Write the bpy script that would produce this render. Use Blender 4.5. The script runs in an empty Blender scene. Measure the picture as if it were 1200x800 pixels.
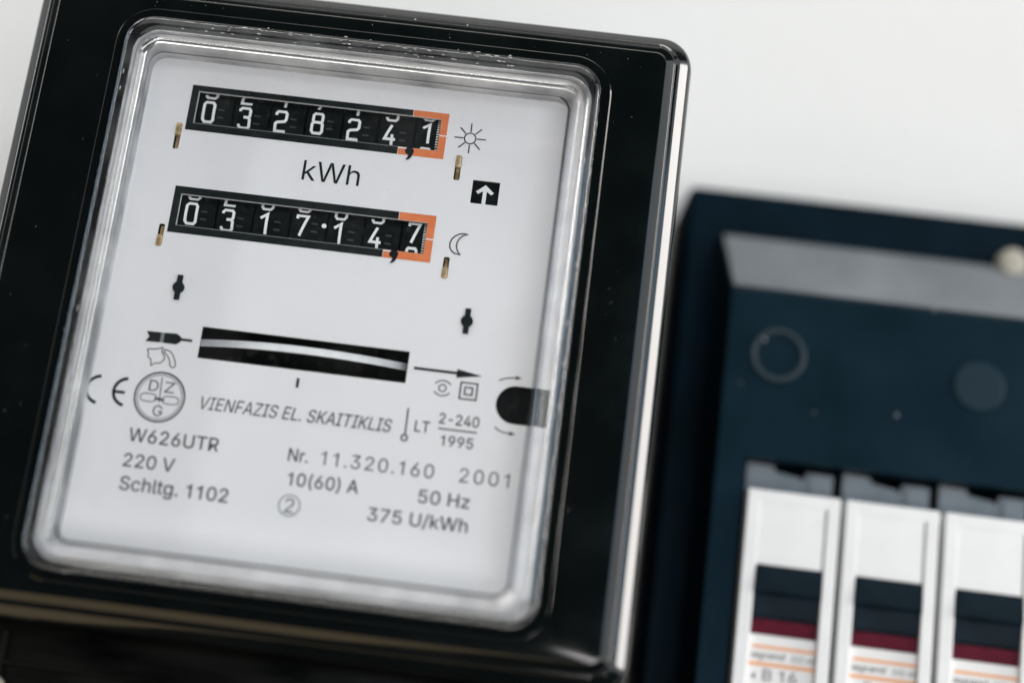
import bpy, math, random
from mathutils import Matrix, Vector
from mathutils.geometry import tessellate_polygon

random.seed(7)
SC = bpy.context.scene
COL = SC.collection
MM = 0.001
PI = math.pi
# Meter frame (millimetres): x right, y up along the wall, z out of the wall, origin on the
# printed faceplate.  A root Empty turned 90 degrees about X puts that frame upright in the world.
RX = Matrix.Rotation(PI / 2, 4, 'X')

# ------------------------------------------------------------------ camera
cam = bpy.data.cameras.new('camera')
cam.sensor_width = 36.0
cam.lens = 51.0
cam.clip_start = 0.01
cam.clip_end = 50.0
cam.dof.use_dof = True
cam.dof.focus_distance = 0.2362
cam.dof.aperture_fstop = 4.1
camo = bpy.data.objects.new('camera', cam)
COL.objects.link(camo)
cr = Matrix(((0.9919762661668964, -0.11992318968453855, 0.04001894473207765),
             (0.1259976521756067, 0.9637732449484704, -0.23508663077199987),
             (-0.010376849609478354, 0.2382426512977514, 0.971150225297199))).to_4x4()
camo.matrix_world = RX @ Matrix.Translation(Vector((38.1397, -64.4966, 222.6104)) * MM) @ cr
SC.camera = camo

# ------------------------------------------------------------------ world and lamps (an indoor close-up)
world = bpy.data.worlds.new('World')
SC.world = world
world.use_nodes = True
bg = world.node_tree.nodes['Background']
bg.inputs[0].default_value = (0.86, 0.93, 1.0, 1)
bg.inputs[1].default_value = 0.04


def area_light(name, loc, target, sx, sy, power, color):
    l = bpy.data.lights.new(name, 'AREA')
    l.shape = 'RECTANGLE'
    l.size = sx
    l.size_y = sy
    l.energy = power * 0.575
    l.color = color
    o = bpy.data.objects.new(name, l)
    COL.objects.link(o)
    o.location = RX @ (Vector(loc))
    d = (RX @ Vector(target)) - o.location
    o.rotation_euler = d.to_track_quat('-Z', 'Y').to_euler()
    return o


area_light('window_light', (1.15, 0.2, 0.62), (0, 0, 0), 1.2, 1.7, 19.0, (0.92, 0.965, 1.0))
area_light('right_glint_lamp', (1.25, 0.2, 0.17), (0, 0, 0), 0.26, 1.1, 25.0, (1.0, 0.96, 0.92))  # added narrow lamp, draws the bright stripe on the right case edge
area_light('side_light', (-1.35, 0.2, 0.55), (0, 0, 0), 0.8, 1.6, 8.0, (1.0, 0.985, 0.95))
area_light('left_glint_lamp', (-1.1, 0.25, 0.56), (0, 0, 0), 0.1, 1.3, 7.0, (0.9, 0.975, 1.0))  # added lamp, only there for crisp highlights on the left rim
area_light('ceiling_light', (-0.05, 1.35, 0.8), (0, 0, 0), 2.0, 1.0, 14.0, (1.0, 0.99, 0.97))
area_light('top_glint_lamp', (-0.1, 1.2, 0.44), (0, 0, 0), 1.3, 0.09, 6.0, (1.0, 0.95, 0.87))  # added lamp, placed so the rounded upper lips catch a thin highlight
area_light('front_fill', (0.42, -0.4, 1.15), (0, 0, 0), 0.6, 0.5, 11.0, (1.0, 0.965, 0.97))  # added frontal fill to brighten the rotor disc and breaker fronts
area_light('blue_window', (0.66, 0.25, 1.2), (0.1, 0, -0.04), 0.5, 0.6, 4.2, (0.5, 0.76, 1.0))
area_light('floor_bounce', (-0.42, -1.1, 0.42), (0, 0, 0), 1.6, 0.4, 4.0, (1.0, 0.76, 0.46))

vs = SC.view_settings
vs.view_transform = 'Standard'
vs.look = 'None'
vs.exposure = 0.0
vs.gamma = 1.0
vs.use_curve_mapping = False
SC.cycles.use_denoising = True
SC.cycles.max_bounces = 14
SC.cycles.transmission_bounces = 12
SC.cycles.transparent_max_bounces = 12
SC.cycles.sample_clamp_indirect = 6.0
SC.cycles.blur_glossy = 0.3

# ------------------------------------------------------------------ materials


def principled(name, color, rough=0.5, **kw):
    m = bpy.data.materials.new(name)
    m.use_nodes = True
    b = m.node_tree.nodes['Principled BSDF']
    b.inputs['Base Color'].default_value = (*color, 1)
    b.inputs['Roughness'].default_value = rough
    for k, v in kw.items():
        b.inputs[k.replace('_', ' ')].default_value = v
    return m


def vary(m, scale, c0, c1, detail=4.0, lo=0.35, hi=0.65, rough=None, bump=0.0, bscale=None, stretch=(1, 1, 1)):
    """procedural variation of colour, roughness and fine relief, in object space (metres)"""
    nt = m.node_tree
    b = nt.nodes['Principled BSDF']
    tc = nt.nodes.new('ShaderNodeTexCoord')
    mp = nt.nodes.new('ShaderNodeMapping')
    mp.inputs['Scale'].default_value = stretch
    nt.links.new(tc.outputs['Object'], mp.inputs['Vector'])
    n = nt.nodes.new('ShaderNodeTexNoise')
    n.inputs['Scale'].default_value = scale
    n.inputs['Detail'].default_value = detail
    nt.links.new(mp.outputs[0], n.inputs['Vector'])
    r = nt.nodes.new('ShaderNodeMapRange')
    r.inputs['From Min'].default_value = lo
    r.inputs['From Max'].default_value = hi
    nt.links.new(n.outputs['Fac'], r.inputs['Value'])
    if c0 is not None:
        mx = nt.nodes.new('ShaderNodeMix')
        mx.data_type = 'RGBA'
        mx.inputs[6].default_value = (*c0, 1)
        mx.inputs[7].default_value = (*c1, 1)
        nt.links.new(r.outputs[0], mx.inputs[0])
        nt.links.new(mx.outputs[2], b.inputs['Base Color'])
    if rough:
        rr = nt.nodes.new('ShaderNodeMapRange')
        rr.inputs['From Min'].default_value = lo
        rr.inputs['From Max'].default_value = hi
        rr.inputs['To Min'].default_value = rough[0]
        rr.inputs['To Max'].default_value = rough[1]
        nt.links.new(n.outputs['Fac'], rr.inputs['Value'])
        nt.links.new(rr.outputs[0], b.inputs['Roughness'])
    if bump:
        n2 = nt.nodes.new('ShaderNodeTexNoise')
        n2.inputs['Scale'].default_value = bscale or scale * 6
        n2.inputs['Detail'].default_value = 3
        nt.links.new(mp.outputs[0], n2.inputs['Vector'])
        bp = nt.nodes.new('ShaderNodeBump')
        bp.inputs['Strength'].default_value = 1.0
        bp.inputs['Distance'].default_value = bump
        nt.links.new(n2.outputs['Fac'], bp.inputs['Height'])
        nt.links.new(bp.outputs[0], b.inputs['Normal'])
    return m


M = {}
M['wall'] = vary(principled('white_wall_paint', (0.715, 0.71, 0.69), 0.7), 9, (0.7, 0.695, 0.675), (0.73, 0.725, 0.705), bump=0.0003, bscale=700)
M['case'] = vary(principled('black_bakelite', (0.002, 0.003, 0.003), 0.12), 90, (0.0014, 0.0026, 0.0025), (0.0026, 0.0042, 0.004), rough=(0.06, 0.13))
M['cover'] = vary(principled('black_moulded_plastic', (0.0015, 0.002, 0.0015), 0.4, Specular_IOR_Level=0.12), 160, (0.001, 0.0015, 0.001), (0.0035, 0.0035, 0.0025), rough=(0.25, 0.5), bump=0.00006, bscale=600, stretch=(0.4, 1.6, 1))
M['chassis'] = principled('dark_inside', (0.004, 0.005, 0.005), 0.8, Specular_IOR_Level=0.1)
M['liner'] = vary(principled('pale_inner_frame', (0.4, 0.41, 0.42), 0.5), 90, (0.2, 0.21, 0.22), (0.62, 0.63, 0.64))
M['plate'] = vary(principled('white_enamelled_plate', (0.86, 0.84, 0.85), 0.45), 60, (0.85, 0.83, 0.838), (0.87, 0.852, 0.86), bump=0.000004, bscale=1200)
M['ink'] = vary(principled('grey_black_print', (0.045, 0.045, 0.05), 0.6), 900, (0.035, 0.035, 0.04), (0.08, 0.08, 0.085))
M['ink_soft'] = vary(principled('stamped_grey_print', (0.11, 0.11, 0.115), 0.6), 800, (0.07, 0.07, 0.075), (0.2, 0.2, 0.205), lo=0.4, hi=0.7)
M['ink_black'] = vary(principled('black_print', (0.005, 0.008, 0.008), 0.5, Specular_IOR_Level=0.2), 300, (0.003, 0.006, 0.006), (0.01, 0.015, 0.014))
M['hair'] = principled('grey_hairline', (0.2, 0.23, 0.22), 0.5)
M['orange'] = vary(principled('orange_print', (0.78, 0.2, 0.06), 0.5), 400, (0.74, 0.18, 0.055), (0.8, 0.23, 0.08))
M['white'] = principled('white_print', (0.88, 0.88, 0.87), 0.5)
M['drum'] = vary(principled('black_drum', (0.002, 0.004, 0.004), 0.55, Specular_IOR_Level=0.1), 500, (0.0012, 0.003, 0.003), (0.005, 0.008, 0.008), rough=(0.45, 0.65))
M['brass'] = vary(principled('brass', (0.62, 0.42, 0.18), 0.35, Metallic=0.7), 900, (0.5, 0.32, 0.14), (0.8, 0.62, 0.36))
M['disc'] = vary(principled('aluminium', (0.9, 0.9, 0.9), 0.5), 700, (0.86, 0.86, 0.87), (0.94, 0.94, 0.94))
M['disc_shade'] = principled('aluminium_painted_shade', (0.012, 0.013, 0.014), 0.6, Metallic=0.5)  # flat faces of the aluminium disc, their shade painted into the colour
M['dust'] = principled('dust_grains', (0.75, 0.75, 0.72), 0.9)
M['box'] = vary(principled('blue_black_box_plastic', (0.0025, 0.0095, 0.014), 0.45, Specular_IOR_Level=0.15, Specular_Tint=(0.4, 0.7, 1.0, 1)), 60, (0.0018, 0.0075, 0.0105), (0.0034, 0.0125, 0.019), rough=(0.36, 0.5), bump=0.00004, bscale=900)
M['box_base'] = vary(principled('black_box_plastic', (0.0015, 0.008, 0.014), 0.5, Specular_IOR_Level=0.05), 60, (0.001, 0.006, 0.01), (0.002, 0.01, 0.018))
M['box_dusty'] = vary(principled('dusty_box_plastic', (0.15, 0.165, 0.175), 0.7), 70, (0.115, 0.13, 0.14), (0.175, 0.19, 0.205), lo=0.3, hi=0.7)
M['box_ring'] = principled('worn_grey_ring', (0.02, 0.035, 0.042), 0.5, Specular_IOR_Level=0.3)
M['box_disc'] = principled('blue_knockout_plastic', (0.007, 0.022, 0.033), 0.5, Specular_IOR_Level=0.14)
M['dark_grey'] = vary(principled('dark_line_and_flakes', (0.02, 0.02, 0.022), 0.6, Specular_IOR_Level=0.1), 300, (0.012, 0.012, 0.014), (0.045, 0.045, 0.045))
M['grey'] = vary(principled('grey_terminal_plastic', (0.17, 0.2, 0.22), 0.5), 200, (0.15, 0.18, 0.2), (0.19, 0.22, 0.24))
M['breaker'] = vary(principled('white_breaker_plastic', (0.8, 0.8, 0.79), 0.75, Specular_IOR_Level=0.2), 120, (0.77, 0.77, 0.76), (0.82, 0.82, 0.81))
M['toggle'] = vary(principled('dark_toggle_plastic', (0.004, 0.011, 0.017), 0.5, Specular_IOR_Level=0.08), 200, (0.003, 0.009, 0.013), (0.006, 0.014, 0.022))
M['red'] = vary(principled('dark_red_plastic', (0.085, 0.005, 0.015), 0.5, Specular_IOR_Level=0.1), 300, (0.065, 0.003, 0.01), (0.105, 0.006, 0.02))
M['label'] = principled('label_paper', (0.78, 0.77, 0.75), 0.6)
M['label_orange'] = principled('label_orange', (0.8, 0.36, 0.15), 0.6)
M['screw'] = vary(principled('zinc_yellow_screw', (0.4, 0.37, 0.3), 0.5, Metallic=0.2), 300, (0.36, 0.33, 0.26), (0.45, 0.41, 0.34))

# clear plastic of the rim: real refraction with moulding flaws
g = principled('clear_moulded_plastic', (1, 1, 1), 0.03, Transmission_Weight=1.0, IOR=1.49)
M['rim'] = vary(g, 110, None, None, rough=(0.005, 0.05), bump=0.000028, bscale=60, lo=0.5, hi=0.8)
# scuffs and old dust in the mouldings of the rim
nt = g.node_tree
pb = nt.nodes['Principled BSDF']
ou = nt.nodes['Material Output']
tc = nt.nodes.new('ShaderNodeTexCoord')
nz = nt.nodes.new('ShaderNodeTexNoise')
nz.inputs['Scale'].default_value = 170
nz.inputs['Detail'].default_value = 5
mr = nt.nodes.new('ShaderNodeMapRange')
mr.inputs['From Min'].default_value = 0.4
mr.inputs['From Max'].default_value = 0.75
mr.inputs['To Min'].default_value = 0.015
mr.inputs['To Max'].default_value = 0.16
df = nt.nodes.new('ShaderNodeBsdfDiffuse')
df.inputs[0].default_value = (0.3, 0.31, 0.31, 1)
mx = nt.nodes.new('ShaderNodeMixShader')
nt.links.new(tc.outputs['Object'], nz.inputs['Vector'])
nt.links.new(nz.outputs['Fac'], mr.inputs['Value'])
nt.links.new(mr.outputs[0], mx.inputs[0])
nt.links.new(pb.outputs[0], mx.inputs[1])
nt.links.new(df.outputs[0], mx.inputs[2])
nt.links.new(mx.outputs[0], ou.inputs[0])
# the flat pane: thin sheet, no visible bending of the light, Fresnel reflection
p = bpy.data.materials.new('clear_flat_pane')
p.use_nodes = True
nt = p.node_tree
nt.nodes.clear()
out = nt.nodes.new('ShaderNodeOutputMaterial')
mix = nt.nodes.new('ShaderNodeMixShader')
lw = nt.nodes.new('ShaderNodeLayerWeight')      # Schlick reflectance, the same from both sides of the thin sheet
lw.inputs['Blend'].default_value = 0.5
pw = nt.nodes.new('ShaderNodeMath')
pw.operation = 'POWER'
pw.inputs[1].default_value = 5.0
fr = nt.nodes.new('ShaderNodeMath')
fr.operation = 'MULTIPLY_ADD'
fr.inputs[1].default_value = 0.96
fr.inputs[2].default_value = 0.035
nt.links.new(lw.outputs['Facing'], pw.inputs[0])
nt.links.new(pw.outputs[0], fr.inputs[0])
tr = nt.nodes.new('ShaderNodeBsdfTransparent')
tr.inputs[0].default_value = (0.985, 0.99, 0.99, 1)
gl = nt.nodes.new('ShaderNodeBsdfGlossy')
gl.inputs['Roughness'].default_value = 0.02
nt.links.new(fr.outputs[0], mix.inputs[0])
nt.links.new(tr.outputs[0], mix.inputs[1])
nt.links.new(gl.outputs[0], mix.inputs[2])
# thin film of dust and wiping smears on the sheet
tc = nt.nodes.new('ShaderNodeTexCoord')
n1 = nt.nodes.new('ShaderNodeTexNoise')
n1.inputs['Scale'].default_value = 1400
n1.inputs['Detail'].default_value = 2
r1 = nt.nodes.new('ShaderNodeMapRange')
r1.inputs['From Min'].default_value = 0.66
r1.inputs['From Max'].default_value = 0.76
r1.inputs['To Max'].default_value = 0.05
mp = nt.nodes.new('ShaderNodeMapping')
mp.inputs['Scale'].default_value = (1.0, 0.25, 1.0)
mp.inputs['Rotation'].default_value = (0, 0, 0.5)
n2 = nt.nodes.new('ShaderNodeTexNoise')
n2.inputs['Scale'].default_value = 75
n2.inputs['Detail'].default_value = 5
r2 = nt.nodes.new('ShaderNodeMapRange')
r2.inputs['From Min'].default_value = 0.45
r2.inputs['From Max'].default_value = 0.75
r2.inputs['To Max'].default_value = 0.013
ad = nt.nodes.new('ShaderNodeMath')
dd_ = nt.nodes.new('ShaderNodeBsdfDiffuse')
dd_.inputs[0].default_value = (0.62, 0.61, 0.6, 1)
m2 = nt.nodes.new('ShaderNodeMixShader')
nt.links.new(tc.outputs['Object'], n1.inputs['Vector'])
nt.links.new(tc.outputs['Object'], mp.inputs['Vector'])
nt.links.new(mp.outputs[0], n2.inputs['Vector'])
nt.links.new(n1.outputs['Fac'], r1.inputs['Value'])
nt.links.new(n2.outputs['Fac'], r2.inputs['Value'])
nt.links.new(r1.outputs[0], ad.inputs[0])
nt.links.new(r2.outputs[0], ad.inputs[1])
nt.links.new(ad.outputs[0], m2.inputs[0])
nt.links.new(mix.outputs[0], m2.inputs[1])
nt.links.new(dd_.outputs[0], m2.inputs[2])
nt.links.new(m2.outputs[0], out.inputs[0])
M['pane'] = p

# ------------------------------------------------------------------ helpers


class MB:
    """collects polygons (millimetres, meter frame); build() links them as ONE mesh object"""

    def __init__(s):
        s.v, s.f, s.m = [], [], []

    def add(s, verts, faces, mi=0):
        o = len(s.v)
        s.v += [tuple(q) for q in verts]
        for f in faces:
            s.f.append(tuple(i + o for i in f))
            s.m.append(mi)

    def box(s, x0, x1, y0, y1, z0, z1, mi=0, bev=0.0):
        if bev <= 0:
            v = [(x, y, z) for z in (z0, z1) for y in (y0, y1) for x in (x0, x1)]
            s.add(v, [(0, 2, 3, 1), (4, 5, 7, 6), (0, 1, 5, 4), (2, 6, 7, 3), (0, 4, 6, 2), (1, 3, 7, 5)], mi)
        else:
            b = bev
            s.loft([(rrect(x0, x1, y0, y1, b, 3), z0), (rrect(x0, x1, y0, y1, b, 3), z1 - b),
                    (rrect(x0 + .3 * b, x1 - .3 * b, y0 + .3 * b, y1 - .3 * b, b * .8, 3), z1 - .3 * b),
                    (rrect(x0 + b, x1 - b, y0 + b, y1 - b, b * .5, 3), z1)], True, True, mi)

    def loft(s, rings, cap0=False, cap1=False, mi=0, capmi=None):
        n = len(rings[0][0])
        v = []
        for r, z in rings:
            v += [(x, y, z) for x, y in r]
        fs = []
        for k in range(len(rings) - 1):
            for i in range(n):
                j = (i + 1) % n
                fs.append((k * n + i, k * n + j, (k + 1) * n + j, (k + 1) * n + i))
        o = len(s.v)
        s.add(v, fs, mi)
        cm = mi if capmi is None else capmi
        if cap0:
            s.f.append(tuple(o + i for i in reversed(range(n))))
            s.m.append(cm)
        if cap1:
            s.f.append(tuple(o + (len(rings) - 1) * n + i for i in range(n)))
            s.m.append(cm)

    def lathe(s, cx, cy, prof, n=32, mi=0, cap=True):
        """profile of (radius, z) turned about the z axis"""
        rings = [([(cx + r * math.cos(2 * PI * i / n), cy + r * math.sin(2 * PI * i / n)) for i in range(n)], z) for r, z in prof]
        s.loft(rings, cap, cap, mi)

    def poly(s, contours, z, mi=0, thick=0.0):
        """flat filled outline with holes; with thick > 0 a slab whose top is z"""
        flat = [q for c in contours for q in c]
        tris = tessellate_polygon([[Vector((x, y, 0)) for x, y in c] for c in contours])
        fs = []
        for a, b, c in tris:
            A, B, C = flat[a], flat[b], flat[c]
            ar = (B[0] - A[0]) * (C[1] - A[1]) - (B[1] - A[1]) * (C[0] - A[0])
            if abs(ar) < 1e-9:
                continue
            fs.append((a, b, c) if ar > 0 else (a, c, b))
        s.add([(x, y, z) for x, y in flat], fs, mi)
        if thick:
            s.add([(x, y, z - thick) for x, y in flat], [tuple(reversed(f)) for f in fs], mi)
            for c in contours:
                n = len(c)
                s.add([(x, y, z) for x, y in c] + [(x, y, z - thick) for x, y in c],
                      [(i, i + n, (i + 1) % n + n, (i + 1) % n) for i in range(n)], mi)

    def stroke(s, pts, w, z=0.0, closed=False, mi=0, wrap=None):
        """ribbon of width w along a polyline, mitred"""
        n = len(pts)
        v = []
        for i in range(n):
            p = Vector(pts[i])
            a = Vector(pts[i - 1]) if (i > 0 or closed) else None
            b = Vector(pts[(i + 1) % n]) if (i < n - 1 or closed) else None
            d0 = (p - a).normalized() if a is not None else (b - p).normalized()
            d1 = (b - p).normalized() if b is not None else d0
            t = d0 + d1
            t = t.normalized() if t.length > 1e-6 else d0
            nn = Vector((-t.y, t.x))
            k = max(0.45, nn.dot(Vector((-d0.y, d0.x))))
            v += [p + nn * (w / 2 / k), p - nn * (w / 2 / k)]
        m = n if closed else n - 1
        fs = [(2 * i + 1, 2 * ((i + 1) % n) + 1, 2 * ((i + 1) % n), 2 * i) for i in range(m)]
        s.add([wrap(q.x, q.y) if wrap else (q.x, q.y, z) for q in v], fs, mi)

    def build(s, name, mats, parent=None, smooth=None, off=(0, 0, 0)):
        me = bpy.data.meshes.new(name)
        me.from_pydata([((x - off[0]) * MM, (y - off[1]) * MM, (z - off[2]) * MM) for x, y, z in s.v], [], s.f)
        if not isinstance(mats, (list, tuple)):
            mats = [mats]
        for m in mats:
            me.materials.append(m)
        me.polygons.foreach_set('material_index', s.m)
        if smooth:
            me.polygons.foreach_set('use_smooth', [True] * len(me.polygons))
            me.set_sharp_from_angle(angle=math.radians(smooth))
        me.update()
        o = bpy.data.objects.new(name, me)
        COL.objects.link(o)
        if parent is not None:
            o.parent = parent
        return o


def rrect(x0, x1, y0, y1, r, n=8, sub=0):
    pts = []
    for cx, cy, a in ((x1 - r, y0 + r, -90), (x1 - r, y1 - r, 0), (x0 + r, y1 - r, 90), (x0 + r, y0 + r, 180)):
        for i in range(n + 1):
            t = math.radians(a + 90 * i / n)
            pts.append((cx + r * math.cos(t), cy + r * math.sin(t)))
    return pts


def arc(cx, cy, r, a0, a1, n=16, ry=None):
    ry = r if ry is None else ry
    return [(cx + r * math.cos(math.radians(a0 + (a1 - a0) * i / n)), cy + ry * math.sin(math.radians(a0 + (a1 - a0) * i / n))) for i in range(n + 1)]


def circle(cx, cy, r, n=24, ry=None):
    return arc(cx, cy, r, 0, 360, n, ry)[:-1]


def rect(x0, x1, y0, y1):
    return [(x0, y0), (x1, y0), (x1, y1), (x0, y1)]


def thing(name, label, cat, loc, group=None):
    o = bpy.data.objects.new(name, None)
    o.empty_display_size = 0.01
    COL.objects.link(o)
    o.rotation_euler = (PI / 2, 0, 0)
    o.location = RX @ (Vector(loc) * MM)
    o['label'] = label
    o['category'] = cat
    if group:
        o['group'] = group
    return o


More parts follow.
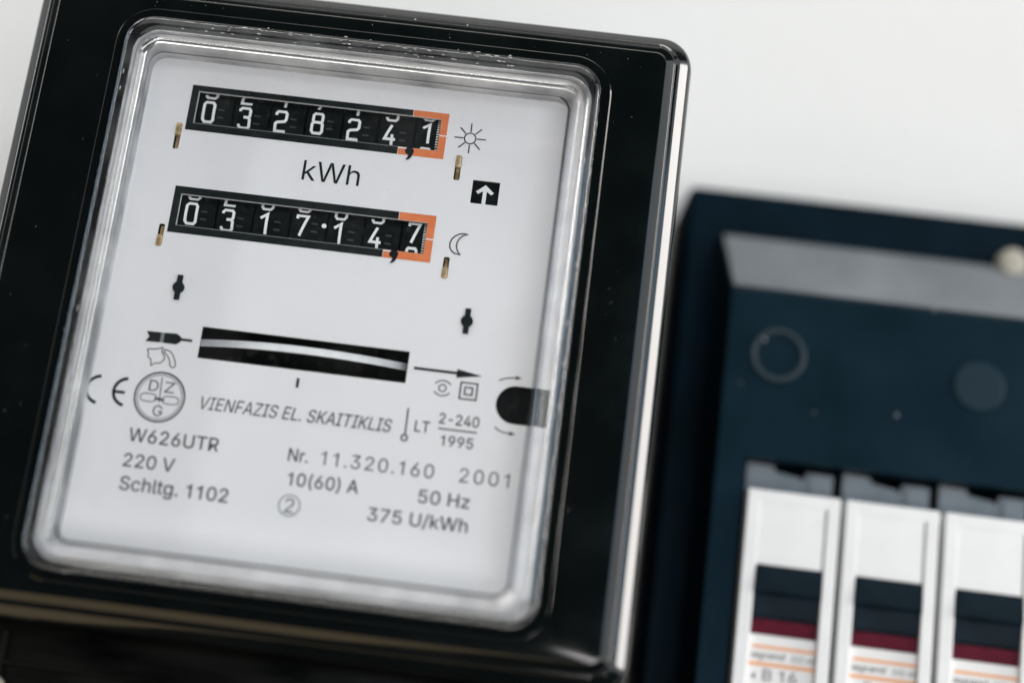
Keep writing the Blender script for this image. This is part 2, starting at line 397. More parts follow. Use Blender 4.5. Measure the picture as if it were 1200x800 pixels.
# letter outlines (em/1000, cap height 509): character -> [advance, contours]
GLYPHS = {" ":[188,[]],"(":[273,[[[89,207],[90,244],[94,283],[101,324],[109,364],[119,403],[132,441],[145,477],[160,510],[177,539],[236,539],[219,503],[204,466],[191,428],[179,390],[169,351],[161,313],[156,276],[152,241],[151,207],[154,161],[160,115],[167,83],[177,50],[188,16],[202,-19],[218,-57],[236,-96],[177,-96],[156,-59],[139,-21],[124,16],[111,55],[102,93],[95,131],[90,169]]]],")":[273,[[[37,-96],[56,-56],[72,-18],[86,18],[97,52],[106,85],[113,116],[120,162],[122,207],[121,241],[117,276],[112,313],[104,351],[94,390],[82,428],[69,466],[54,503],[37,539],[97,539],[113,510],[128,477],[142,441],[154,403],[164,364],[173,323],[179,283],[183,244],[184,207],[183,168],[178,130],[171,92],[161,53],[149,15],[134,-22],[117,-59],[97,-96]]]],",":[188,[[[38,-119],[68,71],[137,71],[84,-119]]]],"-":[453,[[[337,244],[337,188],[114,188],[114,244]]]],".":[188,[[[95,-4],[78,-1],[63,9],[53,24],[50,41],[53,59],[63,73],[78,83],[95,87],[113,83],[128,73],[138,59],[141,41],[138,24],[128,9],[113,-1]]]],"/":[249,[[[235,533],[71,-76],[14,-76],[178,533]]]],"0":[453,[[[227,-7],[191,-3],[158,7],[130,24],[105,48],[85,77],[69,113],[57,155],[50,202],[48,254],[50,306],[57,353],[69,395],[85,431],[106,461],[130,484],[159,502],[191,512],[227,516],[262,512],[295,502],[323,484],[348,461],[368,431],[384,395],[396,353],[403,306],[405,254],[403,202],[396,155],[384,113],[368,77],[348,48],[323,24],[295,7],[263,-3]],[[227,50],[261,56],[290,74],[313,103],[330,144],[338,176],[342,213],[344,254],[342,295],[338,332],[330,365],[313,405],[290,435],[261,453],[227,460],[192,453],[163,435],[140,405],[123,365],[115,332],[111,295],[109,254],[111,213],[115,176],[123,144],[140,103],[163,74],[192,56]]]],"1":[400,[[[262,0],[262,509],[212,509],[185,462],[140,428],[70,415],[70,365],[140,370],[198,392],[198,0]]]],"2":[453,[[[64,0],[64,47],[234,229],[261,257],[282,282],[299,305],[311,327],[318,348],[320,371],[317,397],[308,419],[293,436],[273,449],[250,457],[224,460],[196,457],[172,447],[153,433],[139,413],[130,390],[127,362],[66,362],[71,405],[86,442],[111,473],[143,496],[182,511],[225,516],[268,511],[306,497],[337,474],[361,445],[376,411],[381,372],[378,345],[371,318],[357,290],[336,259],[317,235],[294,209],[267,180],[153,60],[153,57],[389,57],[389,0]]]],"3":[453,[[[218,-7],[173,-3],[133,10],[98,30],[70,57],[52,91],[44,132],[109,132],[115,107],[126,87],[144,71],[165,59],[191,52],[219,50],[248,53],[275,61],[297,74],[315,93],[325,116],[329,145],[326,172],[316,196],[299,217],[275,234],[242,244],[201,248],[157,248],[157,299],[288,448],[288,452],[70,452],[70,509],[372,509],[372,461],[211,278],[211,289],[264,288],[308,276],[344,253],[371,222],[387,186],[393,145],[387,103],[370,66],[344,36],[309,12],[266,-2]]]],"4":[453,[[[40,105],[40,158],[247,509],[311,509],[109,166],[109,163],[413,163],[413,105]],[[282,0],[282,121],[282,146],[282,318],[343,318],[343,0]]]],"5":[453,[[[221,-7],[178,-2],[140,11],[108,32],[83,60],[66,93],[60,130],[122,130],[127,108],[138,89],[154,73],[173,60],[196,52],[221,50],[250,53],[276,64],[298,82],[314,104],[324,131],[328,162],[324,193],[314,221],[297,244],[275,262],[248,273],[218,277],[192,275],[167,268],[145,258],[128,246],[67,253],[96,509],[366,509],[366,452],[151,452],[134,301],[136,301],[155,315],[178,325],[203,331],[229,334],[263,330],[294,321],[321,306],[345,285],[364,260],[379,231],[388,199],[391,163],[385,117],[369,76],[343,41],[309,15],[268,-1]]]],"6":[453,[[[226,-7],[182,-1],[142,15],[109,40],[84,74],[69,115],[64,162],[68,199],[80,239],[93,268],[112,302],[137,340],[252,509],[322,509],[151,261],[145,261],[154,275],[165,288],[179,299],[196,307],[214,312],[235,314],[278,309],[316,295],[346,271],[370,240],[384,201],[389,157],[384,112],[368,73],[343,39],[310,14],[271,-2]],[[226,48],[254,52],[279,63],[299,79],[314,101],[324,128],[327,157],[324,187],[314,213],[299,235],[279,251],[254,262],[226,265],[198,262],[174,252],[153,235],[138,214],[128,188],[125,158],[128,128],[138,102],[153,79],[174,63],[198,52]]]],"7":[453,[[[97,0],[323,448],[323,452],[62,452],[62,509],[391,509],[391,449],[165,0]]]],"8":[453,[[[226,-7],[178,-2],[136,11],[101,33],[74,62],[57,96],[52,135],[55,166],[65,195],[81,220],[101,241],[125,256],[153,265],[153,267],[119,282],[93,308],[76,342],[70,380],[75,417],[90,450],[114,477],[146,498],[184,511],[226,516],[269,511],[306,498],[337,477],[361,450],[377,417],[382,380],[376,342],[359,308],[333,282],[300,267],[300,265],[327,256],[351,241],[372,220],[387,195],[397,166],[401,135],[395,96],[378,62],[352,33],[317,11],[275,-2]],[[226,49],[258,52],[285,60],[307,74],[323,91],[333,113],[337,139],[333,165],[322,189],[305,208],[283,223],[256,232],[226,235],[196,232],[169,223],[147,208],[130,189],[119,165],[115,139],[119,113],[129,91],[145,74],[167,60],[195,52]],[[226,290],[252,292],[274,300],[293,313],[307,330],[316,351],[319,376],[316,399],[308,420],[294,437],[275,449],[252,457],[226,460],[200,457],[177,449],[159,437],[145,420],[136,399],[133,376],[136,351],[145,330],[159,313],[178,300],[201,292]]]],"9":[453,[[[226,516],[271,510],[310,494],[343,468],[368,434],[384,393],[389,347],[385,309],[373,270],[359,240],[340,207],[315,168],[200,0],[130,0],[301,248],[307,248],[299,234],[287,221],[273,210],[257,202],[238,196],[218,195],[175,199],[137,214],[106,237],[83,269],[68,307],[64,352],[69,397],[85,436],[110,469],[143,494],[182,510]],[[226,460],[199,457],[174,446],[154,429],[138,407],[129,381],[125,352],[129,322],[138,295],[154,274],[174,257],[199,247],[226,243],[254,247],[279,257],[299,273],[314,295],[324,321],[327,350],[324,381],[314,407],[299,429],[279,446],[254,457]]]],"A":[480,[[[16,0],[201,509],[276,509],[463,0],[395,0],[287,302],[276,334],[264,372],[255,402],[244,438],[232,478],[245,478],[233,437],[222,402],[213,371],[201,333],[191,302],[85,0]],[[110,142],[110,199],[370,199],[370,142]]]],"B":[456,[[[60,0],[60,509],[241,509],[289,504],[329,491],[359,469],[381,442],[394,410],[398,374],[395,344],[387,320],[373,301],[356,286],[336,275],[315,267],[315,262],[339,257],[363,245],[385,227],[402,203],[414,173],[418,136],[413,100],[400,67],[377,39],[344,18],[301,4],[247,0]],[[125,57],[245,57],[296,63],[330,80],[349,105],[355,137],[352,161],[342,184],[327,203],[306,218],[279,228],[248,231],[125,231]],[[125,285],[238,285],[265,288],[288,296],[308,309],[323,326],[333,348],[336,372],[330,403],[313,429],[283,446],[240,452],[125,452]]]],"C":[510,[[[267,-7],[225,-3],[186,7],[150,25],[119,49],[92,79],[70,115],[53,157],[44,203],[40,254],[44,305],[53,352],[70,393],[92,429],[119,459],[150,484],[186,501],[225,512],[267,516],[305,513],[340,504],[373,490],[402,471],[427,447],[448,418],[463,385],[473,348],[408,348],[401,373],[389,395],[375,413],[357,428],[337,440],[315,449],[292,454],[267,456],[223,450],[184,432],[150,403],[125,364],[113,332],[106,295],[103,254],[106,213],[113,177],[125,145],[151,105],[184,76],[223,59],[267,53],[292,55],[315,60],[337,69],[357,81],[375,96],[389,114],[401,136],[408,160],[473,160],[463,124],[448,91],[428,62],[402,38],[373,19],[341,5],[305,-4]]]],"D":[502,[[[219,0],[96,0],[96,57],[215,57],[254,60],[288,68],[318,81],[354,110],[379,149],[390,181],[397,216],[399,255],[397,294],[390,329],[379,361],[354,399],[320,428],[291,441],[258,449],[221,452],[93,452],[93,509],[225,509],[273,505],[315,495],[353,478],[385,455],[412,426],[433,391],[449,351],[458,306],[462,255],[458,205],[449,159],[433,119],[411,83],[384,54],[351,31],[312,14],[268,3]],[[125,509],[125,0],[60,0],[60,509]]]],"E":[419,[[[60,0],[60,509],[372,509],[372,452],[125,452],[125,286],[355,286],[355,229],[125,229],[125,57],[375,57],[375,0]]]],"F":[410,[[[60,0],[60,509],[369,509],[369,452],[125,452],[125,278],[346,278],[346,221],[125,221],[125,0]]]],"G":[520,[[[269,-7],[225,-3],[185,7],[149,25],[118,49],[91,79],[69,116],[53,157],[43,203],[40,254],[43,305],[53,352],[69,393],[91,429],[117,459],[149,484],[184,501],[223,512],[265,516],[304,513],[340,504],[374,489],[403,469],[429,445],[449,416],[465,384],[474,349],[408,349],[399,372],[387,393],[373,411],[356,427],[337,439],[315,448],[291,454],[265,456],[222,450],[183,432],[150,404],[125,364],[113,332],[106,295],[103,254],[106,213],[113,177],[125,145],[151,105],[184,76],[224,59],[269,53],[309,57],[345,71],[374,93],[396,123],[410,160],[415,202],[434,199],[283,199],[283,256],[478,256],[478,200],[475,160],[466,124],[451,91],[431,62],[406,38],[377,19],[344,5],[308,-4]]]],"H":[517,[[[60,0],[60,509],[125,509],[125,289],[392,289],[392,509],[457,509],[457,0],[392,0],[392,232],[125,232],[125,0]]]],"I":[300,[[[31,0],[31,57],[118,57],[118,452],[31,452],[31,509],[269,509],[269,452],[183,452],[183,57],[269,57],[269,0]]]],"K":[467,[[[104,145],[104,216],[122,239],[139,261],[157,282],[174,303],[193,324],[212,344],[364,509],[448,509],[231,276],[228,276]],[[60,0],[60,509],[125,509],[125,334],[124,225],[125,193],[125,0]],[[372,0],[188,259],[228,309],[449,0]]]],"L":[393,[[[60,0],[60,509],[125,509],[125,57],[361,57],[361,0]]]],"N":[523,[[[60,0],[60,509],[136,509],[343,183],[352,169],[363,151],[375,130],[388,107],[401,82],[414,55],[405,54],[402,81],[401,108],[400,134],[399,157],[399,178],[399,195],[399,509],[463,509],[463,0],[387,0],[202,290],[190,310],[177,331],[164,354],[148,381],[130,413],[108,452],[119,454],[121,417],[122,384],[123,354],[124,328],[125,307],[125,291],[125,0]]]],"R":[449,[[[60,0],[60,509],[236,509],[290,504],[333,489],[367,465],[390,433],[405,395],[409,352],[405,309],[390,271],[367,240],[333,217],[289,203],[236,198],[96,198],[96,255],[234,255],[269,258],[298,267],[319,281],[334,300],[342,324],[345,352],[342,380],[334,405],[319,425],[298,440],[269,449],[233,452],[125,452],[125,0]],[[353,0],[230,229],[303,229],[428,0]]]],"S":[447,[[[224,-9],[172,-4],[128,9],[91,31],[64,60],[46,96],[38,137],[104,137],[110,110],[123,88],[142,71],[166,59],[194,52],[224,49],[257,52],[286,60],[311,74],[329,92],[341,114],[346,139],[342,161],[332,179],[316,193],[296,205],[272,214],[245,222],[184,239],[145,253],[112,269],[86,289],[60,326],[52,372],[58,413],[75,448],[102,476],[138,498],[180,511],[227,516],[275,511],[316,498],[351,476],[377,449],[394,415],[401,378],[337,378],[326,412],[302,437],[267,453],[225,459],[194,456],[167,448],[145,435],[129,418],[118,398],[115,376],[119,352],[131,334],[148,319],[169,308],[191,300],[212,293],[264,279],[287,272],[312,264],[336,252],[359,238],[379,220],[395,198],[405,171],[408,139],[403,99],[386,64],[360,34],[323,11],[294,0],[261,-7]]]],"T":[449,[[[32,452],[32,509],[417,509],[417,452],[257,452],[257,0],[193,0],[193,452]]]],"U":[517,[[[259,-8],[220,-6],[186,2],[154,15],[114,43],[85,80],[66,124],[60,173],[60,509],[124,509],[124,178],[128,144],[141,113],[160,87],[187,68],[220,56],[259,52],[298,56],[331,68],[357,87],[377,113],[389,144],[393,178],[393,509],[457,509],[457,173],[451,124],[433,80],[403,43],[363,15],[332,2],[297,-6]]]],"V":[480,[[[204,0],[16,509],[84,509],[192,206],[203,176],[215,137],[225,106],[236,71],[248,31],[235,31],[247,71],[257,107],[267,138],[279,176],[290,206],[395,509],[463,509],[278,0]]]],"W":[686,[[[155,0],[16,509],[82,509],[163,196],[170,171],[175,145],[181,120],[187,94],[192,67],[197,40],[189,40],[194,67],[200,94],[205,120],[211,145],[218,171],[224,196],[306,509],[380,509],[462,196],[468,171],[474,145],[480,120],[486,94],[492,67],[497,40],[488,40],[493,67],[499,94],[504,120],[510,145],[517,171],[523,196],[603,509],[670,509],[530,0],[455,0],[368,323],[359,356],[351,391],[344,431],[336,475],[350,475],[342,433],[335,395],[327,359],[318,323],[230,0]]]],"Z":[438,[[[42,0],[42,46],[273,385],[289,408],[306,431],[323,453],[341,476],[348,454],[317,453],[285,452],[254,452],[223,452],[40,452],[40,509],[397,509],[397,462],[169,129],[152,105],[134,81],[116,57],[97,33],[90,54],[121,56],[152,57],[183,57],[214,57],[399,57],[399,0]]]],"a":[389,[[[160,-9],[126,-5],[94,5],[68,22],[48,45],[35,73],[30,108],[34,138],[43,161],[58,179],[78,193],[100,203],[125,211],[152,216],[178,220],[209,224],[234,227],[252,230],[265,235],[273,243],[276,255],[276,257],[273,279],[267,297],[256,311],[240,322],[220,329],[196,331],[171,329],[149,322],[132,313],[118,301],[107,288],[100,274],[41,291],[57,322],[79,346],[104,364],[133,375],[163,382],[194,384],[215,383],[239,379],[263,372],[286,360],[306,343],[322,320],[333,290],[337,251],[337,0],[277,0],[277,52],[272,52],[264,38],[252,25],[236,12],[215,1],[190,-6]],[[170,45],[202,49],[228,59],[248,74],[263,93],[272,115],[276,138],[276,190],[270,186],[259,182],[246,179],[231,176],[216,173],[200,171],[186,169],[175,168],[154,164],[134,159],[117,150],[103,139],[95,124],[92,105],[94,87],[102,72],[114,61],[130,52],[149,47]]]],"c":[396,[[[207,-8],[159,-2],[117,16],[82,46],[56,85],[44,116],[37,150],[34,187],[37,225],[44,260],[56,291],[82,330],[117,360],[159,378],[207,384],[234,383],[260,377],[284,368],[305,356],[324,341],[340,322],[353,301],[362,277],[303,262],[298,276],[290,289],[281,301],[270,311],[257,319],[242,325],[226,329],[207,330],[173,325],[145,310],[124,287],[108,258],[99,224],[96,187],[99,151],[108,117],[124,89],[145,66],[173,51],[207,46],[226,48],[243,52],[258,58],[271,66],[282,76],[292,89],[299,102],[304,117],[363,102],[354,78],[341,56],[325,37],[306,21],[285,9],[261,-1],[235,-6]]]],"d":[424,[[[195,-8],[151,-2],[111,16],[79,45],[55,84],[43,116],[36,151],[34,189],[36,227],[43,261],[55,293],[79,332],[112,361],[151,378],[196,384],[228,381],[253,373],[272,360],[287,346],[298,331],[306,319],[311,319],[311,509],[372,509],[372,0],[313,0],[313,59],[307,59],[298,46],[287,31],[272,17],[252,4],[227,-5]],[[205,47],[236,51],[263,65],[284,86],[299,115],[309,150],[312,189],[309,229],[300,263],[284,291],[263,312],[237,325],[205,330],[172,325],[145,311],[124,290],[108,261],[99,227],[96,189],[99,151],[109,117],[124,88],[145,66],[172,51]]]],"e":[404,[[[212,-8],[161,-2],[117,16],[82,46],[56,85],[44,116],[37,150],[34,187],[36,224],[44,258],[55,290],[81,329],[115,359],[157,378],[205,384],[236,382],[266,374],[294,361],[319,341],[341,315],[357,282],[368,242],[371,194],[371,169],[75,169],[75,221],[338,221],[310,202],[307,237],[298,269],[283,294],[263,314],[237,326],[205,330],[173,326],[146,313],[125,294],[109,270],[99,241],[96,211],[96,178],[100,139],[110,106],[128,80],[151,61],[179,50],[212,46],[234,48],[254,53],[271,61],[285,73],[297,88],[306,105],[365,91],[353,63],[335,39],[311,19],[283,4],[249,-5]]]],"g":[425,[[[207,-151],[168,-148],[134,-140],[105,-127],[82,-110],[64,-91],[51,-69],[101,-41],[110,-53],[122,-66],[136,-78],[154,-88],[178,-95],[207,-97],[249,-92],[282,-75],[304,-47],[311,-6],[311,68],[306,68],[298,56],[287,41],[272,28],[252,16],[227,8],[195,5],[152,10],[113,27],[80,53],[55,90],[43,120],[36,154],[34,191],[36,229],[43,263],[55,293],[80,332],[112,361],[152,378],[196,384],[228,382],[253,373],[273,360],[288,346],[299,331],[308,319],[313,319],[313,379],[372,379],[372,-9],[367,-54],[350,-90],[324,-117],[291,-136],[251,-147]],[[205,59],[237,63],[264,75],[285,95],[300,121],[309,154],[312,193],[309,231],[300,264],[285,291],[264,312],[237,325],[205,330],[172,325],[145,312],[124,290],[109,262],[99,229],[96,193],[99,155],[109,123],[124,96],[145,76],[172,63]]]],"h":[410,[[[114,227],[114,0],[53,0],[53,509],[114,509],[114,287],[102,287],[124,332],[152,362],[187,379],[227,384],[264,380],[295,369],[321,349],[341,321],[353,285],[357,240],[357,0],[296,0],[296,235],[290,275],[273,304],[246,323],[210,329],[184,326],[161,317],[141,303],[126,283],[117,257]]]],"k":[381,[[[110,137],[110,212],[121,212],[284,379],[360,379],[184,199],[177,199]],[[53,0],[53,509],[114,509],[114,0]],[[294,0],[148,186],[191,229],[372,0]]]],"l":[189,[[[139,-2],[101,3],[74,20],[58,47],[53,84],[53,509],[114,509],[114,99],[115,77],[120,62],[130,54],[146,52],[154,52],[160,53],[165,53],[170,54],[181,3],[172,1],[162,-1],[151,-2]]]],"n":[410,[[[114,227],[114,0],[53,0],[53,379],[112,379],[112,287],[102,287],[124,332],[152,362],[187,379],[227,384],[264,380],[295,369],[321,349],[341,321],[353,285],[357,240],[357,0],[296,0],[296,235],[290,275],[273,304],[246,323],[210,329],[184,326],[161,317],[141,303],[126,283],[117,257]]]],"r":[259,[[[53,0],[53,379],[112,379],[112,321],[115,321],[130,347],[152,367],[181,380],[213,385],[221,385],[229,384],[243,384],[243,322],[239,323],[230,324],[219,325],[207,326],[182,323],[159,315],[140,301],[126,284],[117,262],[114,237],[114,0]]]],"t":[227,[[[204,379],[204,327],[6,327],[6,379]],[[65,471],[126,471],[126,98],[128,76],[136,61],[150,53],[170,50],[177,50],[185,51],[194,52],[202,54],[213,2],[203,-1],[192,-3],[180,-4],[168,-4],[125,2],[92,21],[72,52],[65,93]]]],"z":[380,[[[42,0],[42,46],[254,320],[254,323],[48,323],[48,379],[333,379],[333,331],[126,60],[126,56],[339,56],[339,0]]]]}
CAP = 509.0


def text(mb, s, x, y, width, cap, z, fit='scale', slant=0.0, mi=0, bold=0.0):
    """one printed line: baseline start (x, y), total ink width and cap height in mm"""
    k = cap / CAP
    pos, cur = [], 0.0
    for ch in s:
        pos.append(cur)
        cur += GLYPHS[ch][0]
    first = min(q[0] for c in GLYPHS[s[0]][1] for q in c)
    last = pos[-1] + max(q[0] for c in GLYPHS[s[-1]][1] for q in c)
    nat = (last - first)
    if fit == 'scale':
        kx, track = width / nat, 0.0
    else:
        kx = k
        track = (width - nat * k) / max(1, len(s) - 1)
    for i, ch in enumerate(s):
        cs = GLYPHS[ch][1]
        if not cs:
            continue
        tf = [[(x + (pos[i] + q[0] - first) * kx + track * i + slant * q[1] * k, y + q[1] * k) for q in c] for c in cs]
        # outlines that overlap are filled one by one, each with the holes that lie in it
        area = [sum(a[0] * b[1] - b[0] * a[1] for a, b in zip(c, c[1:] + c[:1])) for c in tf]
        sgn = math.copysign(1, max(area, key=abs))
        outs = [c for c, a in zip(tf, area) if a * sgn > 0]
        holes_ = [c for c, a in zip(tf, area) if a * sgn < 0]
        for c in outs:
            x0, x1 = min(q[0] for q in c), max(q[0] for q in c)
            y0, y1 = min(q[1] for q in c), max(q[1] for q in c)
            mb.poly([c] + [h for h in holes_ if x0 < h[0][0] < x1 and y0 < h[0][1] < y1], z, mi)
            z += 0.004
        if bold:
            for c in tf:
                mb.stroke(c, bold, z, True, mi)

# ------------------------------------------------------------------ the setting: one white wall
w = MB()
w.box(-1600, 1600, -1300, 1300, -95, -75)
wall = w.build('wall', M['wall'])
wall.rotation_euler = (PI / 2, 0, 0)
wall['kind'] = 'structure'
wall['label'] = 'plain white painted wall behind the meter'

# ------------------------------------------------------------------ electricity meter
meter = thing('electricity_meter', 'black electricity meter with clear window and two rows of counter digits', 'meter', (0, 0, 0))

GO = (-40.1, 38.2, -55.1, 35.6, 4.6)      # outer outline of the clear window (x0 x1 y0 y1 corner radius)
GI = (-34.6, 34.05, -51.4, 28.5, 2.6)      # its front ridge


def between(t, grow=0.0, n=10):
    q = [a + (b - a) * t for a, b in zip(GO, GI)]
    return rrect(q[0] - grow, q[1] + grow, q[2] - grow, q[3] + grow, max(0.6, q[4] + grow), n)


# case: opening, front, chamfer, outer band and sides back to the wall
CX0, CX1, CY0, CY1 = -57.0, 52.8, -63.2, 44.1
ZC = 3.0                                  # the case front and the window stand this far in front of the faceplate


def cr_(inset, r=5.4, n=10):
    return rrect(CX0 + inset, CX1 - inset, CY0 + inset, CY1 - inset, max(0.8, r - inset * 0.75), n)


c = MB()
c.loft([(between(0.37), -74.9), (between(0.37), 0.7 + ZC), (between(0.35), 1.0 + ZC), (between(0, 1.5), 1.0 + ZC), (between(0, 1.75), 0.72 + ZC), (between(0, 1.95), 0.7 + ZC),
        (cr_(4.75), 0.7 + ZC), (cr_(4.55), 0.66 + ZC), (cr_(4.4), 0.57 + ZC), (cr_(3.3), -0.1 + ZC), (cr_(3.15), -0.22 + ZC), (cr_(3.05), -0.5 + ZC), (cr_(2.95), -0.6 + ZC), (cr_(2.4), -0.66 + ZC), (cr_(2.25), -0.76 + ZC), (cr_(2.1), -0.88 + ZC), (cr_(0.95), -1.8 + ZC), (cr_(0.8), -1.94 + ZC), (cr_(0.4), -2.6 + ZC), (cr_(0.12), -4.0 + ZC), (cr_(0), -6.5 + ZC), (cr_(-1.2), -74.9)],
       False, False)
case = c.build('case', M['case'], meter, smooth=38)

b = MB()
b.box(-56, 51.5, -61.5, 43.5, -74.7, -73.2)
b.build('back_plate', M['chassis'], meter)

# terminal cover under the case
tcv = MB()
tcv.loft([(rrect(-52, 47.0, -118, -62.6, 2.2, 6), -74.5), (rrect(-52, 47.0, -118, -62.6, 2.2, 6), -5.6), (rrect(-51.5, 46.5, -117.5, -63.0, 2.0, 6), -4.5), (rrect(-50.4, 45.4, -116.4, -64.0, 1.4, 6), -4.0)], True, True)
tcv.box(-50.0, 45.0, -69.6, -68.9, -4.2, -3.55, bev=0.2)
tcv.box(-42.9, -42.2, -100, -64.4, -4.2, -3.4, bev=0.2)
tcover = tcv.build('terminal_cover', M['cover'], meter, smooth=40)
s = MB()
s.lathe(-43.2, -73.4, [(2.1, -6), (2.1, -3.4), (1.8, -2.8), (0.9, -2.5)], 20)
s.build('sealing_screw', M['screw'], meter, smooth=40)

# pale frame that holds the faceplate, seen through the clear rim
lf = MB()
lf.loft([(between(0.365), -0.9), (between(0.365), 0.75 + ZC), (between(0.40), 0.8 + ZC), (between(0.425), 0.6 + ZC), (between(0.44), 0.004), (between(0.44), -0.9)], False, False)
lf.build('inner_frame', M['liner'], meter, smooth=40)

# ------------------------------------------------------------------ faceplate with real openings
OP1 = (-27.65, 12.75, 19.65, 25.15)
OP2 = (-27.35, 13.0, 1.95, 7.2)
SLOT = (-20.1, 13.2, -19.37, -14.22)
FLAG = (19.3, 23.75, 11.45, 15.45)
TABS = ((-29.9, 17.05, 4.5, 1), (16.55, 17.15, 4.3, 1), (-29.6, -0.03, 3.8, -1), (16.86, 0.15, 3.6, -1))
half = arc(30.75, -20.7, 3.05, 90, 270, 18) + [(36.2, -23.75), (36.2, -17.65)]
holes = [rect(*OP1), rect(*OP2), rect(*SLOT), rect(*FLAG), half]
for x, y, h, k in TABS:
    holes.append(rrect(x - 0.5, x + 0.5, y - h / 2, y + h / 2, 0.3, 3))
pl = MB()
pl.poly([between(0.45)] + holes, 0.0, 0, 0.3)
plate = pl.build('faceplate', M['plate'], meter)

ZP = 0.05


def printed(name, mb, mat):
    return mb.build(name, mat, plate)


# counter borders
for (x0, x1, y0, y1), (ox0, ox1, oy0, oy1), tx, bx_ in ((OP1, (-28.9, 13.95, 18.3, 26.25), 8.0, 6.35), (OP2, (-28.6, 14.27, 0.62, 8.53), 8.2, 6.5)):
    h = 0.11
    p1 = MB()
    p1.poly([[(tx, oy1), (ox0, oy1), (ox0, oy0), (bx_, oy0), (bx_, y0 - h), (x0 - h, y0 - h), (x0 - h, y1 + h), (tx, y1 + h)]], ZP)
    printed('black_border', p1, M['ink_black'])
    p2 = MB()
    p2.poly([[(tx + 0.1, oy1), (tx + 0.1, y1 + 0.03), (x1 + 0.03, y1 + 0.03), (x1 + 0.03, y0 - 0.03), (bx_ + 0.1, y0 - 0.03), (bx_ + 0.1, oy0), (ox1, oy0), (ox1, oy1)]], ZP)
    printed('orange_border', p2, M['orange'])
    p3 = MB()
    p3.stroke([(bx_, y0 - h / 2), (x0 - h / 2, y0 - h / 2), (x0 - h / 2, y1 + h / 2), (tx, y1 + h / 2)], h * 0.8, ZP)
    printed('hairline', p3, M['hair'])
    p4 = MB()
    p4.poly([rect(x1 + 0.04, ox1 + 0.02, (y0 + y1) / 2 - 0.2, (y0 + y1) / 2)], ZP + 0.04)
    p4.poly([rect(bx_ + 0.1, bx_ + 1.5, y0 - 0.32, y0 - 0.08)], ZP + 0.04)
    printed('index_mark', p4, M['white'])
    p5 = MB()
    cx, cy = 8.32, oy0 + 0.72
    p5.poly([arc(cx, cy, 0.72, -35, 215, 18) + [(cx - 0.1, cy - 0.66), (cx - 0.22, cy - 1.15), (cx - 0.45, cy - 1.42), (cx - 0.3, cy - 1.6), (cx + 0.2, cy - 1.3), (cx + 0.5, cy - 0.85)]], ZP + 0.05)
    printed('decimal_comma', p5, M['ink_black'])

# lettering: (text, x, baseline y, width, cap height, fit, slant, ink)
LINES = (
    ('kWh', -8.48, 12.04, 9.41, 3.38, 'scale', 0, 'ink_black'),
    ('VIENFAZIS EL. SKAITIKLIS', -18.55, -27.4, 30.4, 2.02, 'scale', 0.17, 'ink'),
    ('LT', 15.66, -26.75, 2.3, 1.75, 'scale', 0, 'ink'),
    ('2-240', 19.29, -25.02, 6.25, 1.66, 'scale', 0, 'ink'),
    ('1995', 19.95, -28.44, 5.1, 1.62, 'scale', 0, 'ink'),
    ('W626UTR', -28.42, -33.75, 14.19, 2.08, 'scale', 0, 'ink'),
    ('220 V', -28.53, -37.76, 8.02, 2.05, 'scale', 0, 'ink'),
    ('Schltg. 1102', -28.42, -41.4, 17.0, 2.1, 'scale', 0, 'ink'),
    ('Nr.', -3.19, -33.75, 3.1, 1.97, 'scale', 0, 'ink'),
    ('11.320.160', 1.9, -33.75, 17.7, 2.15, 'track', 0, 'ink_soft'),
    ('2001', 23.61, -33.75, 7.75, 2.2, 'track', 0, 'ink_soft'),
    ('10(60) A', -2.7, -37.5, 11.06, 2.0, 'scale', 0, 'ink'),
    ('50 Hz', 17.77, -37.69, 7.95, 2.03, 'scale', 0, 'ink'),
    ('375 U/kWh', 10.42, -41.38, 15.47, 2.04, 'scale', 0, 'ink'),
)
for t, x, y, wd, cap, fit, sl, ink in LINES:
    m = MB()
    text(m, t, x, y, wd, cap, ZP, fit, sl, 0, 0.045 if ink == 'ink' and not sl else 0.0)
    printed('printed_lettering', m, M[ink])

# sun
m = MB()
m.stroke(circle(17.87, 22.42, 0.93, 28), 0.19, ZP, True)
for i in range(8):
    a = math.radians(i * 45 + 1)
    r1 = 2.6 if i % 2 == 0 else 2.5
    m.stroke([(17.87 + 1.1 * math.cos(a), 22.42 + 1.1 * math.sin(a)), (17.87 + r1 * math.cos(a), 22.42 + r1 * math.sin(a))], 0.2, ZP)
printed('sun_symbol', m, M['ink_black'])
# moon
m = MB()
m.stroke([(19.72, 6.05), (19.1, 6.12), (18.4, 6.0), (17.75, 5.6), (17.25, 5.0), (17.02, 4.3), (17.1, 3.6), (17.45, 3.0), (18.0, 2.65), (18.85, 2.55), (18.35, 3.2), (18.13, 3.8), (18.15, 4.5), (18.4, 5.15), (18.95, 5.75)], 0.2, ZP, True)
printed('moon_symbol', m, M['ink_black'])
# mark under the disc slot
m = MB()
m.poly([rect(-3.85, -3.4, -22.17, -20.66)], ZP)
printed('disc_mark', m, M['ink_black'])
# arrow right of the slot
m = MB()
m.poly([rect(14.18, 21.1, -16.98, -16.55)], ZP)
m.poly([[(21.0, -17.5), (25.1, -16.78), (21.0, -16.1)]], ZP)
printed('rotation_arrow', m, M['ink_black'])
